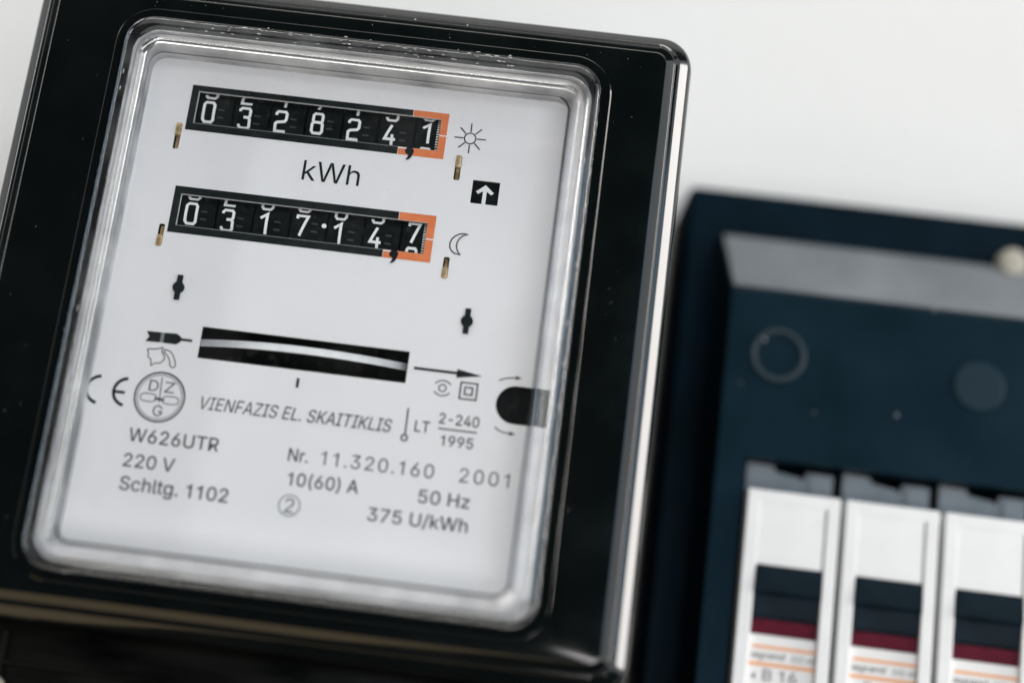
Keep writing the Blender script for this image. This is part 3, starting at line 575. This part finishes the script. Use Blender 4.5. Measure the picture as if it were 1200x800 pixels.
# two small symbols under the arrow
m = MB()
m.stroke(circle(19.09, -19.42, 0.56, 20), 0.2, ZP, True)
m.stroke(arc(19.09, -19.75, 1.55, 38, 142, 12), 0.2, ZP)
m.stroke(arc(19.09, -19.1, 1.55, 218, 322, 12), 0.2, ZP)
printed('eye_symbol', m, M['ink'])
m = MB()
m.stroke([(21.9, -20.72), (24.52, -20.72), (24.52, -18.12), (21.9, -18.12)], 0.27, ZP, True)
m.stroke([(22.62, -20.0), (23.8, -20.0), (23.8, -18.84), (22.62, -18.84)], 0.27, ZP, True)
printed('double_square_symbol', m, M['ink'])
# plug-like pictogram and scroll left of the slot
m = MB()
m.poly([[(-28.75, -16.05), (-26.4, -16.0), (-26.4, -17.66), (-28.7, -17.72), (-28.2, -16.9)]], ZP)
m.poly([[(-25.85, -15.98), (-23.9, -15.9), (-23.1, -16.42), (-23.1, -17.15), (-23.7, -17.66), (-25.85, -17.66)]], ZP)
m.poly([rect(-23.12, -21.3, -16.98, -16.56)], ZP)
printed('screwdriver_symbol', m, M['ink_black'])
m = MB()
m.poly([rect(-26.4, -25.85, -17.62, -16.02)], ZP)
printed('screwdriver_band', m, M['hair'])
m = MB()
m.stroke([(-28.09, -18.97), (-27.5, -18.8), (-27.15, -18.85), (-26.3, -18.65), (-25.73, -18.4), (-25.75, -19.1), (-25.35, -19.6), (-25.13, -20.14), (-25.45, -20.75), (-25.91, -21.0), (-26.5, -21.05), (-27.07, -21.49), (-27.2, -20.9), (-27.25, -20.54), (-27.78, -20.19), (-27.85, -19.5)], 0.17, ZP, True)
m.stroke([(-25.39, -18.72), (-24.8, -18.75), (-24.23, -19.05), (-23.75, -19.7), (-23.3, -20.6), (-23.26, -21.2), (-23.65, -21.48), (-24.12, -21.13), (-24.2, -20.6), (-24.46, -20.05), (-24.8, -19.6), (-25.31, -19.2)], 0.17, ZP, True)
printed('scroll_symbol', m, M['ink'])
# CE mark
m = MB()
m.stroke(arc(-30.0, -26.2, 2.15, 95, 262, 20), 0.5, ZP)
m.poly([rect(-32.0, -30.35, -26.55, -26.08)], ZP)
m.stroke(arc(-34.3, -26.3, 2.15, 95, 262, 20), 0.5, ZP)
printed('conformity_mark', m, M['ink_black'])
# round maker's emblem
m = MB()
m.stroke(circle(-24.8, -26.33, 3.92, 56), 0.3, ZP, True)
m.stroke(circle(-24.8, -26.33, 3.5, 56), 0.11, ZP, True)
m.stroke([(-24.92, -23.2), (-24.72, -27.2)], 0.17, ZP)
for sx, ox, oy in ((-1, -26.55, -26.6), (1, -22.98, -26.68)):
    m.stroke([(ox + 1.25 * math.copysign(abs(math.cos(a)) ** 0.6, math.cos(a)), oy + 0.62 * math.copysign(abs(math.sin(a)) ** 0.6, math.sin(a))) for a in [2 * PI * i / 24 for i in range(24)]], 0.15, ZP, True)
    m.poly([rect(ox - sx * 1.5 - 0.5, ox - sx * 1.5 + 0.5, oy - 0.22, oy + 0.12)], ZP + 0.01)
text(m, 'D', -26.75, -25.5, 1.5, 1.72, ZP)
text(m, 'Z', -24.25, -25.52, 1.55, 1.72, ZP)
text(m, 'G', -25.45, -29.38, 1.5, 1.7, ZP)
printed('round_emblem', m, M['ink'])
# key-like sign, fraction bar, ringed figure, curved arrows
m = MB()
m.stroke([(14.24, -23.24), (14.3, -27.45)], 0.26, ZP)
m.stroke(circle(14.26, -27.95, 0.47, 18), 0.27, ZP, True)
printed('pendulum_symbol', m, M['ink'])
m = MB()
m.poly([rect(19.3, 25.4, -25.94, -25.7)], ZP)
printed('fraction_bar', m, M['ink'])
m = MB()
m.stroke(circle(-1.8, -40.62, 1.62, 32), 0.16, ZP, True)
text(m, '2', -2.5, -41.75, 1.45, 2.25, ZP)
printed('ringed_figure', m, M['ink_soft'])
m = MB()
for pts in ([(27.77, -17.15), (28.4, -16.75), (29.31, -16.5), (30.4, -16.38)], [(28.0, -24.52), (28.7, -25.0), (29.48, -25.22), (30.5, -25.3)]):
    m.stroke(pts, 0.2, ZP)
    ex, ey = pts[-1]
    m.poly([[(ex - 0.1, ey - 0.36), (ex + 0.9, ey + 0.02), (ex - 0.1, ey + 0.34)]], ZP)
printed('curved_arrows', m, M['ink'])

# ------------------------------------------------------------------ counters with digit drums
DR, DW = 6.8, 5.85
GW, GH = 1.72, 3.4
r0 = lambda pts: pts
DIG = {
    0: [([(.0, .12), (.0, .88), (.18, 1), (.82, 1), (1, .88), (1, .12), (.82, 0), (.18, 0)], 1)],
    1: [([(.05, .76), (.66, 1), (.66, 0)], 0)],
    2: [([(0, .8), (0, .9), (.16, 1), (.84, 1), (1, .9), (1, .6), (.86, .5), (.16, .44), (0, .36), (0, 0), (1, 0)], 0)],
    3: [([(0, .82), (0, .9), (.16, 1), (.84, 1), (1, .9), (1, .62), (.84, .54), (.4, .54)], 0), ([(.84, .54), (1, .45), (1, .1), (.84, 0), (.16, 0), (0, .1), (0, .18)], 0)],
    4: [([(.6, 1), (.02, .28), (1.05, .28)], 0), ([(.72, .52), (.72, 0)], 0)],
    5: [([(.95, 1), (.05, 1), (.05, .58), (.84, .58), (1, .48), (1, .1), (.84, 0), (.16, 0), (0, .1), (0, .18)], 0)],
    6: [([(1, .84), (1, .9), (.84, 1), (.16, 1), (0, .9), (0, .1), (.16, 0), (.84, 0), (1, .1), (1, .44), (.84, .54), (.05, .54)], 0)],
    7: [([(0, .84), (0, 1), (1, 1), (.36, 0)], 0)],
    8: [([(.16, .54), (.05, .62), (.05, .9), (.18, 1), (.82, 1), (.95, .9), (.95, .62), (.84, .54), (1, .44), (1, .1), (.84, 0), (.16, 0), (0, .1), (0, .44)], 1), ([(.16, .54), (.84, .54)], 0)],
}
DIG[9] = [([(0, .16), (0, .1), (.16, 0), (.84, 0), (1, .1), (1, .9), (.84, 1), (.16, 1), (0, .9), (0, .56), (.16, .46), (.98, .46)], 0)]


def densify(pts, closed, step=0.3):
    out_ = []
    n = len(pts)
    for i in range(n if closed else n - 1):
        a, b_ = pts[i], pts[(i + 1) % n]
        k = max(1, int(math.dist(a, b_) / step + 0.5))
        out_ += [(a[0] + (b_[0] - a[0]) * j / k, a[1] + (b_[1] - a[1]) * j / k) for j in range(k)]
    if not closed:
        out_.append(pts[-1])
    return out_


def drum_mesh(ticks):
    d = MB()
    n = 60
    v, fs = [], []
    prof = [(-1.0 - DW / 2 + 1.0, DR - 0.25), (-DW / 2 + 0.2, DR), (DW / 2 - 0.2, DR), (DW / 2, DR - 0.25)]
    for x, r in prof:
        v += [(x, r * math.sin(2 * PI * i / n), r * math.cos(2 * PI * i / n)) for i in range(n)]
    for k in range(3):
        fs += [(k * n + i, (k + 1) * n + i, (k + 1) * n + (i + 1) % n, k * n + (i + 1) % n) for i in range(n)]
    fs += [tuple(range(n)), tuple(reversed(range(3 * n, 4 * n)))]
    d.add(v, fs, 0)
    rr = DR + 0.03
    for k in range(10):
        th = -k * 2 * PI / 10
        wrap = lambda x, y, th=th: (x, rr * math.sin(th + y / rr), rr * math.cos(th + y / rr))
        for pts, cl in DIG[k]:
            q = densify([(-1.0 - GW / 2 + GW * x, -GH / 2 + GH * y) for x, y in pts], cl)
            d.stroke(q, 0.46, 0, bool(cl), 1, wrap)
        if ticks:
            for j in range(10):
                y = -2.13 + j * 0.427
                d.stroke([(0.55, y), (1.25 if j % 5 == 0 else 0.95, y)], 0.2, 0, False, 1, wrap)
        else:
            for y in (0.55, -0.75):
                d.stroke([(0.55, y), (1.6, y - 0.03)], 0.3, 0, False, 2, wrap)
    return d


dmats = [M['drum'], M['white'], principled('faint_drum_mark', (0.025, 0.03, 0.03), 0.6)]
proto = drum_mesh(False).build('digit_drum', dmats, None, smooth=30)
proto_t = drum_mesh(True).build('digit_drum', dmats, None, smooth=30)
used = set()
ROWS = (((OP1[2] + OP1[3]) / 2, -25.67, '0328241', (-.40, -.74, -.58, -.2, -.53, -.7, .22)),
        ((OP2[2] + OP2[3]) / 2, -25.41, '0317147', (-.29, -.72, -.58, -.17, -.8, -.68, .84)))
for yc, xs, digs, dys in ROWS:
    ax = MB()
    zc = -0.45 - DR
    n = 16
    for x0, x1, r in ((xs - 3.2, xs + 6 * 6.06 + 4.4, 1.2),):
        v = [(x, yc + r * math.cos(2 * PI * i / n), zc + r * math.sin(2 * PI * i / n)) for x in (x0, x1) for i in range(n)]
        ax.add(v, [(i, (i + 1) % n, n + (i + 1) % n, n + i) for i in range(n)] + [tuple(reversed(range(n))), tuple(range(n, 2 * n))])
    ax.box(xs - 4.2, xs - 3.2, yc - 7.2, yc + 7.2, zc - 7, -0.9)
    ax.box(xs + 6 * 6.06 + 4.4, xs + 6 * 6.06 + 5.4, yc - 7.2, yc + 7.2, zc - 7, -0.9)
    counter = ax.build('counter', M['drum'], meter, smooth=40)
    for i, ch in enumerate(digs):
        src = proto_t if i == 6 else proto
        if src.name in used:
            o = src.copy()
            COL.objects.link(o)
        else:
            o = src
            used.add(src.name)
        o.parent = counter
        o.location = ((xs + 1.0 + i * 6.06) * MM, yc * MM, zc * MM)
        o.rotation_euler = (-(dys[i] / DR + int(ch) * 2 * PI / 10), 0, 0)
    if digs == '0317147':
        dd = MB()
        dd.lathe(-3.62, 4.78, [(0.16, -2.2), (0.16, -0.5), (0.38, -0.5), (0.38, -0.35)], 16)
        dd.build('white_dot', M['white'], counter)

# ------------------------------------------------------------------ rotor disc behind the slot
dk = MB()
n = 120
RD = 43.0
yd = -16.0
zc = -0.36 - RD
v = []
for y, r in ((yd - 0.62, RD - 0.12), (yd - 0.5, RD), (yd + 0.5, RD), (yd + 0.62, RD - 0.12)):
    v += [(-3.6 + r * math.cos(2 * PI * i / n), y, zc + r * math.sin(2 * PI * i / n)) for i in range(n)]
fs = []
for k in range(3):
    fs += [(k * n + i, (k + 1) * n + i, (k + 1) * n + (i + 1) % n, k * n + (i + 1) % n) for i in range(n)]
dk.add(v, fs, 0)
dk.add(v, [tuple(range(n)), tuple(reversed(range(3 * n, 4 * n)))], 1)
dk.build('rotor_disc', [M['disc'], M['disc_shade']], meter, smooth=30)

# direction flag behind its square opening
fl = MB()
fl.box(FLAG[0] - 0.4, FLAG[1] + 0.4, FLAG[2] - 0.4, FLAG[3] + 0.4, -1.6, -0.75, 0)
fl.poly([[(21.1, 11.0), (21.72, 11.0), (21.72, 13.9), (22.5, 13.35), (22.9, 13.75), (21.42, 15.0), (19.95, 13.75), (20.35, 13.35), (21.1, 13.9)]], -0.71, 1)
fl.build('direction_flag', [M['drum'], M['white']], meter)

# brass tabs in their slots
for x, y, h, k in TABS:
    t = MB()
    ya, yb = (y, y + h / 2) if k > 0 else (y - h / 2, y)
    t.box(x - 0.42, x + 0.42, ya + 0.05, yb, -0.5, 0.35, bev=0.18)
    t.box(x - 0.3, x + 0.3, y - h / 2 + 0.2, y + h / 2 - 0.2, -1.6, -0.7)
    t.build('brass_tab', M['brass'], meter, smooth=40)

# black pivot pins
for x, y in ((-25.02, -8.4), (21.47, -8.23)):
    t = MB()
    a0 = math.degrees(math.acos(0.44 / 0.95))
    t.poly([[(x + 0.44, y + 2.05)] + [(x - 0.44, y + 2.05)] + arc(x, y, 0.95, 180 - a0, 180 + a0, 12) + [(x - 0.44, y - 2.05), (x + 0.44, y - 2.05)] + arc(x, y, 0.95, -a0, a0, 12)], 0.3, 0, 0.5)
    t.build('pivot_pin', M['ink_black'], meter)

# adjusting disc behind the half-round opening
t = MB()
t.lathe(33.6, -20.7, [(6.6, -6), (6.6, -2.2), (6.3, -1.9), (4.0, -1.9), (3.8, -2.3)], 40)
t.build('adjusting_disc', M['chassis'], meter, smooth=40)

# ------------------------------------------------------------------ clear window
wd = MB()
outer = [(0.37, 1.04), (0.0, 1.04), (0.0, 1.5), (0.03, 2.0), (0.09, 2.35), (0.17, 2.52), (0.27, 2.6), (0.37, 2.7), (0.46, 2.95), (0.54, 3.5), (0.61, 4.3), (0.68, 5.1), (0.76, 5.65), (0.85, 5.97), (0.95, 6.08), (1.03, 6.02), (1.09, 5.88), (1.15, 5.8)]
inner = [(0.37, 1.04), (0.41, 1.06), (0.46, 1.15), (0.53, 1.45), (0.62, 2.1), (0.72, 3.1), (0.82, 3.75), (0.94, 4.05), (1.15, 4.1)]
wd.loft([(between(t_), z + ZC) for t_, z in outer], False, True, 0, 1)
wd.loft([(between(t_), z + ZC) for t_, z in reversed(inner)], True, False, 0, 1)
wo = wd.build('clear_window', [M['rim'], M['pane']], meter, smooth=50)

# thin dark line, wider at right and bottom, where the flat pane meets the moulded rim
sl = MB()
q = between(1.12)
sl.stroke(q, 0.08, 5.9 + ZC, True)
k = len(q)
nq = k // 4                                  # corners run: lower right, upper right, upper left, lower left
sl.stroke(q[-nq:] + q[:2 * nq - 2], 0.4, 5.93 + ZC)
sl.build('joint_line', M['dark_grey'], wo)

# scuffs and flakes of old dirt along the rim, most of them at its top edge
fk = MB()
rnd = random.Random(3)
for i in range(120):
    top = i < 85
    t_ = rnd.choice((0.05, 0.1, 0.16, 0.22, 0.3, 0.34))
    zt = 2.6 + ZC
    if top:
        x = rnd.choice((-22, -6, 3, 14, 24)) + rnd.gauss(0, 5)
        y = GO[3] + (GI[3] - GO[3]) * t_
        a, bb = rnd.uniform(0.06, 0.45), rnd.uniform(0.03, 0.07)
    else:
        k = rnd.random() < 0.6
        x = (GO[1] + (GI[1] - GO[1]) * t_) if k else (GO[0] + (GI[0] - GO[0]) * t_)
        y = rnd.uniform(-50, 28)
        a, bb = rnd.uniform(0.04, 0.08), rnd.uniform(0.1, 0.6)
    x = max(-35, min(33, x)) if top else x
    sk = rnd.uniform(-0.2, 0.2)
    fk.add([(x - a, y - bb + sk * a, zt), (x + a * 0.3, y - bb * 1.2, zt), (x + a, y + bb * 0.4, zt), (x + a * 0.2, y + bb, zt), (x - a * 0.7, y + bb * 0.8 + sk * a, zt), (x, y, zt + 0.05)],
           [(0, 1, 5), (1, 2, 5), (2, 3, 5), (3, 4, 5), (4, 0, 5)], 0 if rnd.random() < 0.6 else 1)
fko = fk.build('scuff_flakes', [M['dust'], M['dark_grey']], wo)
fko['kind'] = 'stuff'

# settled dust on the upper chamfer
dg = MB()
for x, y, z, r in [(1.2, 42.1, -0.45, .13), (4.4, 42.6, -0.8, .1), (6.3, 42.2, -0.5, .15), (11.6, 42.9, -1.3, .13), (15.0, 42.3, -0.55, .12), (21.2, 42.7, -0.9, .06), (26.3, 41.6, -0.1, .06), (33.4, 42.8, -1.2, .13), (40.2, 42.0, -0.4, .06), (46.6, 42.0, -0.4, .13), (-9.3, 42.6, -0.8, .08), (-20.4, 42.4, -0.7, .07)]:
    y, z = y - 1.1, z + ZC
    dg.lathe(x, y, [(r * 0.5, z - r), (r, z), (r * 0.5, z + r * 0.8)], 8)
for x, y, r in ((28.3, 21.4, .1), (-10.5, -2.2, .05), (5.2, -24.0, .05), (24.6, -9.4, .05), (-21.5, 14.2, .05), (-31.0, -12.0, .07), (12.4, -47.5, .08), (-15.0, -46.0, .06)):
    dg.lathe(x, y, [(r, 5.8 + ZC), (r * 0.9, 5.8 + ZC + r), (r * 0.3, 5.8 + ZC + r * 1.4)], 8)
rnd = random.Random(11)
for i in range(46):
    x, y, r = rnd.choice(((rnd.uniform(40.5, 47.5), rnd.uniform(-56, 38)), (rnd.uniform(-51.5, -43), rnd.uniform(-56, 38)), (rnd.uniform(-50, 46), rnd.uniform(37.7, 39.2)))) + (rnd.uniform(0.02, 0.05),)
    dg.lathe(x, y, [(r, 0.7 + ZC), (r * 0.9, 0.7 + ZC + r), (r * 0.3, 0.7 + ZC + r * 1.4)], 6)
duo = dg.build('dust', M['dust'], meter)
duo['kind'] = 'stuff'

# ------------------------------------------------------------------ distribution box behind, right
dbox = thing('distribution_box', 'dark blue-black breaker box on the wall beside the meter', 'breaker box', (0, 0, -75))
ZB = 75.0


def zz(z):
    return z + ZB


f = MB()
f.loft([(rrect(57.0, 200, -140, 39.0, 2, 6), zz(-74.9)), (rrect(57.4, 200, -140, 39.2, 2, 6), zz(-66)), (rrect(58.4, 199.5, -139.5, 40.1, 1.6, 6), zz(-57.5)), (rrect(59.4, 198.5, -138.5, 39.5, 1.2, 6), zz(-56))], True, True)
f.build('base', M['box_base'], dbox, smooth=40)
f = MB()
op = rect(72.7, 165.0, -75.0, -16.6)
f.loft([(rrect(65.2, 192, -132, 30.6, 1.0, 4), zz(-56.2)), (rrect(65.4, 191.8, -131.5, 30.2, 1.0, 4), zz(-55.4)), (rrect(67.2, 190, -128, 15.4, 0.8, 4), zz(-42.4)), (rrect(67.5, 189.7, -127.7, 15.0, 0.7, 4), zz(-42.1))], False, False)
f.poly([rrect(67.5, 189.7, -127.7, 15.0, 0.7, 4), op], zz(-42.1))
# (the sloping top edge carries a sheet of settled dust)
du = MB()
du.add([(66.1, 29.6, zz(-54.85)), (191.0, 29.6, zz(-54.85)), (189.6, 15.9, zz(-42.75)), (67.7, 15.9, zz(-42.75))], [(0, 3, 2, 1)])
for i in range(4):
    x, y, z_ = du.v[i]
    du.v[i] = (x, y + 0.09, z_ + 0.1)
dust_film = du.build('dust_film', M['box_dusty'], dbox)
f.add([(x, y, zz(-42.1)) for x, y in op] + [(x, y, zz(-55)) for x, y in op], [(0, 4, 5, 1), (1, 5, 6, 2), (2, 6, 7, 3), (3, 7, 4, 0), (4, 7, 6, 5)])
cover = f.build('front_cover', M['box'], dbox, smooth=30)
f = MB()
n = 40
rg = [(5.1, -42.3), (5.1, -41.8), (4.95, -41.65), (4.35, -41.65), (4.2, -41.8), (4.2, -42.3)]
f.loft([([(77.0 + r * math.cos(2 * PI * i / n), 3.1 + r * math.sin(2 * PI * i / n)) for i in range(n)], zz(z)) for r, z in rg])
f.build('moulded_ring', M['box_ring'], cover, smooth=40)
f = MB()
f.lathe(114.4, 1.7, [(4.7, zz(-42.3)), (4.7, zz(-41.85)), (4.5, zz(-41.7)), (4.3, zz(-41.7))], 40)
f.build('knockout_disc', M['box_disc'], cover, smooth=20)
f = MB()
for x, y, z, r in ((72.2, 24.6, -50.6, .3), (95.3, 21.2, -48.0, .42), (105.5, 15.5, -42.5, .4), (74.0, 5.6, -41.6, .42), (99.5, -5.6, -42.0, .4), (84.5, -7.0, -42.0, .22), (88.0, 23.0, -49.4, .25), (111.0, 19.5, -46.4, .25), (70.4, -3.0, -42.0, .2), (118.5, 22.5, -48.9, .3), (80.0, 18.4, -45.2, .22)):
    f.lathe(x, y, [(r * 0.6, zz(z) - 0.2), (r, zz(z) + r * 0.4), (r * 0.5, zz(z) + r)], 8)
gr = f.build('dust_grains', M['box_dusty'], dbox)
gr['kind'] = 'stuff'
f = MB()
f.lathe(123.2, 30.6, [(2.9, zz(-57)), (2.9, zz(-53.8)), (2.5, zz(-53.0)), (1.2, zz(-52.7))], 28)
f.build('screw_head', M['screw'], dbox, smooth=40)


# ------------------------------------------------------------------ circuit breakers
def make_breaker(label):
    br = thing('circuit_breaker', label, 'circuit breaker', (0, 0, 0), 'circuit breakers in the box')
    q = MB()
    q.poly([[(0.3, -52), (16.3, -52), (16.3, 5.0), (11.4, 5.1), (10.9, 3.4), (10.2, 3.9), (5.6, 4.6), (5.2, 5.6), (0.3, 5.8)]], -6.6, 0, 7.5)
    q.box(12.1, 13.1, 0.0, 4.7, -6.7, -6.2)
    q.build('rear_housing', M['grey'], br)
    q = MB()
    q.box(0.0, 16.75, -52.0, 0.0, -6.5, -1.5, bev=0.35)
    q.box(0.02, 2.45, -51.98, -0.02, -1.9, 0.0, bev=0.2)
    q.box(14.5, 16.73, -51.98, -0.02, -1.9, 0.0, bev=0.22)
    q.box(2.4, 14.8, -2.4, -0.04, -1.9, -0.03, bev=0.2)
    fc = q.build('front_cover', M['breaker'], br, smooth=None)
    q = MB()
    q.box(2.3, 14.1, -13.4, -2.3, -1.8, -0.08, bev=0.15)
    q.build('marking_plate', M['breaker'], br, smooth=None)
    q = MB()
    prof = [(-13.4, -1.7), (-13.4, -0.5), (-14.2, 0.1), (-17.9, 0.5), (-18.4, 0.2), (-18.8, -0.3), (-22.4, -0.7), (-22.9, -1.0), (-22.9, -1.7)]
    n_ = len(prof)
    q.add([(x, y, z) for x in (2.7, 14.5) for y, z in prof], [tuple(range(n_)), tuple(reversed(range(n_, 2 * n_)))] + [(i, i + n_, (i + 1) % n_ + n_, (i + 1) % n_) for i in range(n_)])
    q.build('toggle', M['toggle'], br)
    q = MB()
    q.box(2.6, 14.6, -25.6, -22.95, -1.8, -1.0, bev=0.2)
    q.build('red_strip', M['red'], br, smooth=None)
    q = MB()
    q.box(2.6, 14.6, -51.5, -25.7, -1.8, -1.05, bev=0.15)
    lp = q.build('label_plate', M['label'], br, smooth=None)
    q = MB()
    z = -1.0
    q.poly([rect(3.2, 14.4, -28.05, -27.5)], z, 1)
    q.poly([rect(2.8, 14.4, -31.1, -30.45)], z, 1)
    text(q, 'legrand', 3.0, -29.75, 5.9, 1.15, z, 'scale', 0.25, 0)
    text(q, '032 68', 10.2, -29.75, 4.1, 0.95, z, 'scale', 0.2, 2)
    q.poly([[(3.4, -33.0), (4.1, -32.3), (4.1, -33.5)]], z, 2)
    text(q, 'B 16', 5.5, -33.55, 5.9, 1.95, z, 'scale', 0, 2)
    q.build('label_print', [M['ink_black'], M['label_orange'], M['ink']], lp)
    return br


def dup(root, label):
    r = root.copy()
    COL.objects.link(r)
    r['label'] = label
    for ch in list(root.children):
        c_ = ch.copy()
        COL.objects.link(c_)
        c_.parent = r
        for gch in ch.children:
            d_ = gch.copy()
            COL.objects.link(d_)
            d_.parent = c_
    return r


br0 = make_breaker('white circuit breaker nearest the meter, leftmost of three')
brs = [br0, dup(br0, 'white circuit breaker in the middle, between two others'), dup(br0, 'white circuit breaker at the right edge of the picture')]
for i, o in enumerate(brs):
    o.location = RX @ (Vector((73.4 + 17.85 * i, -22.7, -39.8)) * MM)
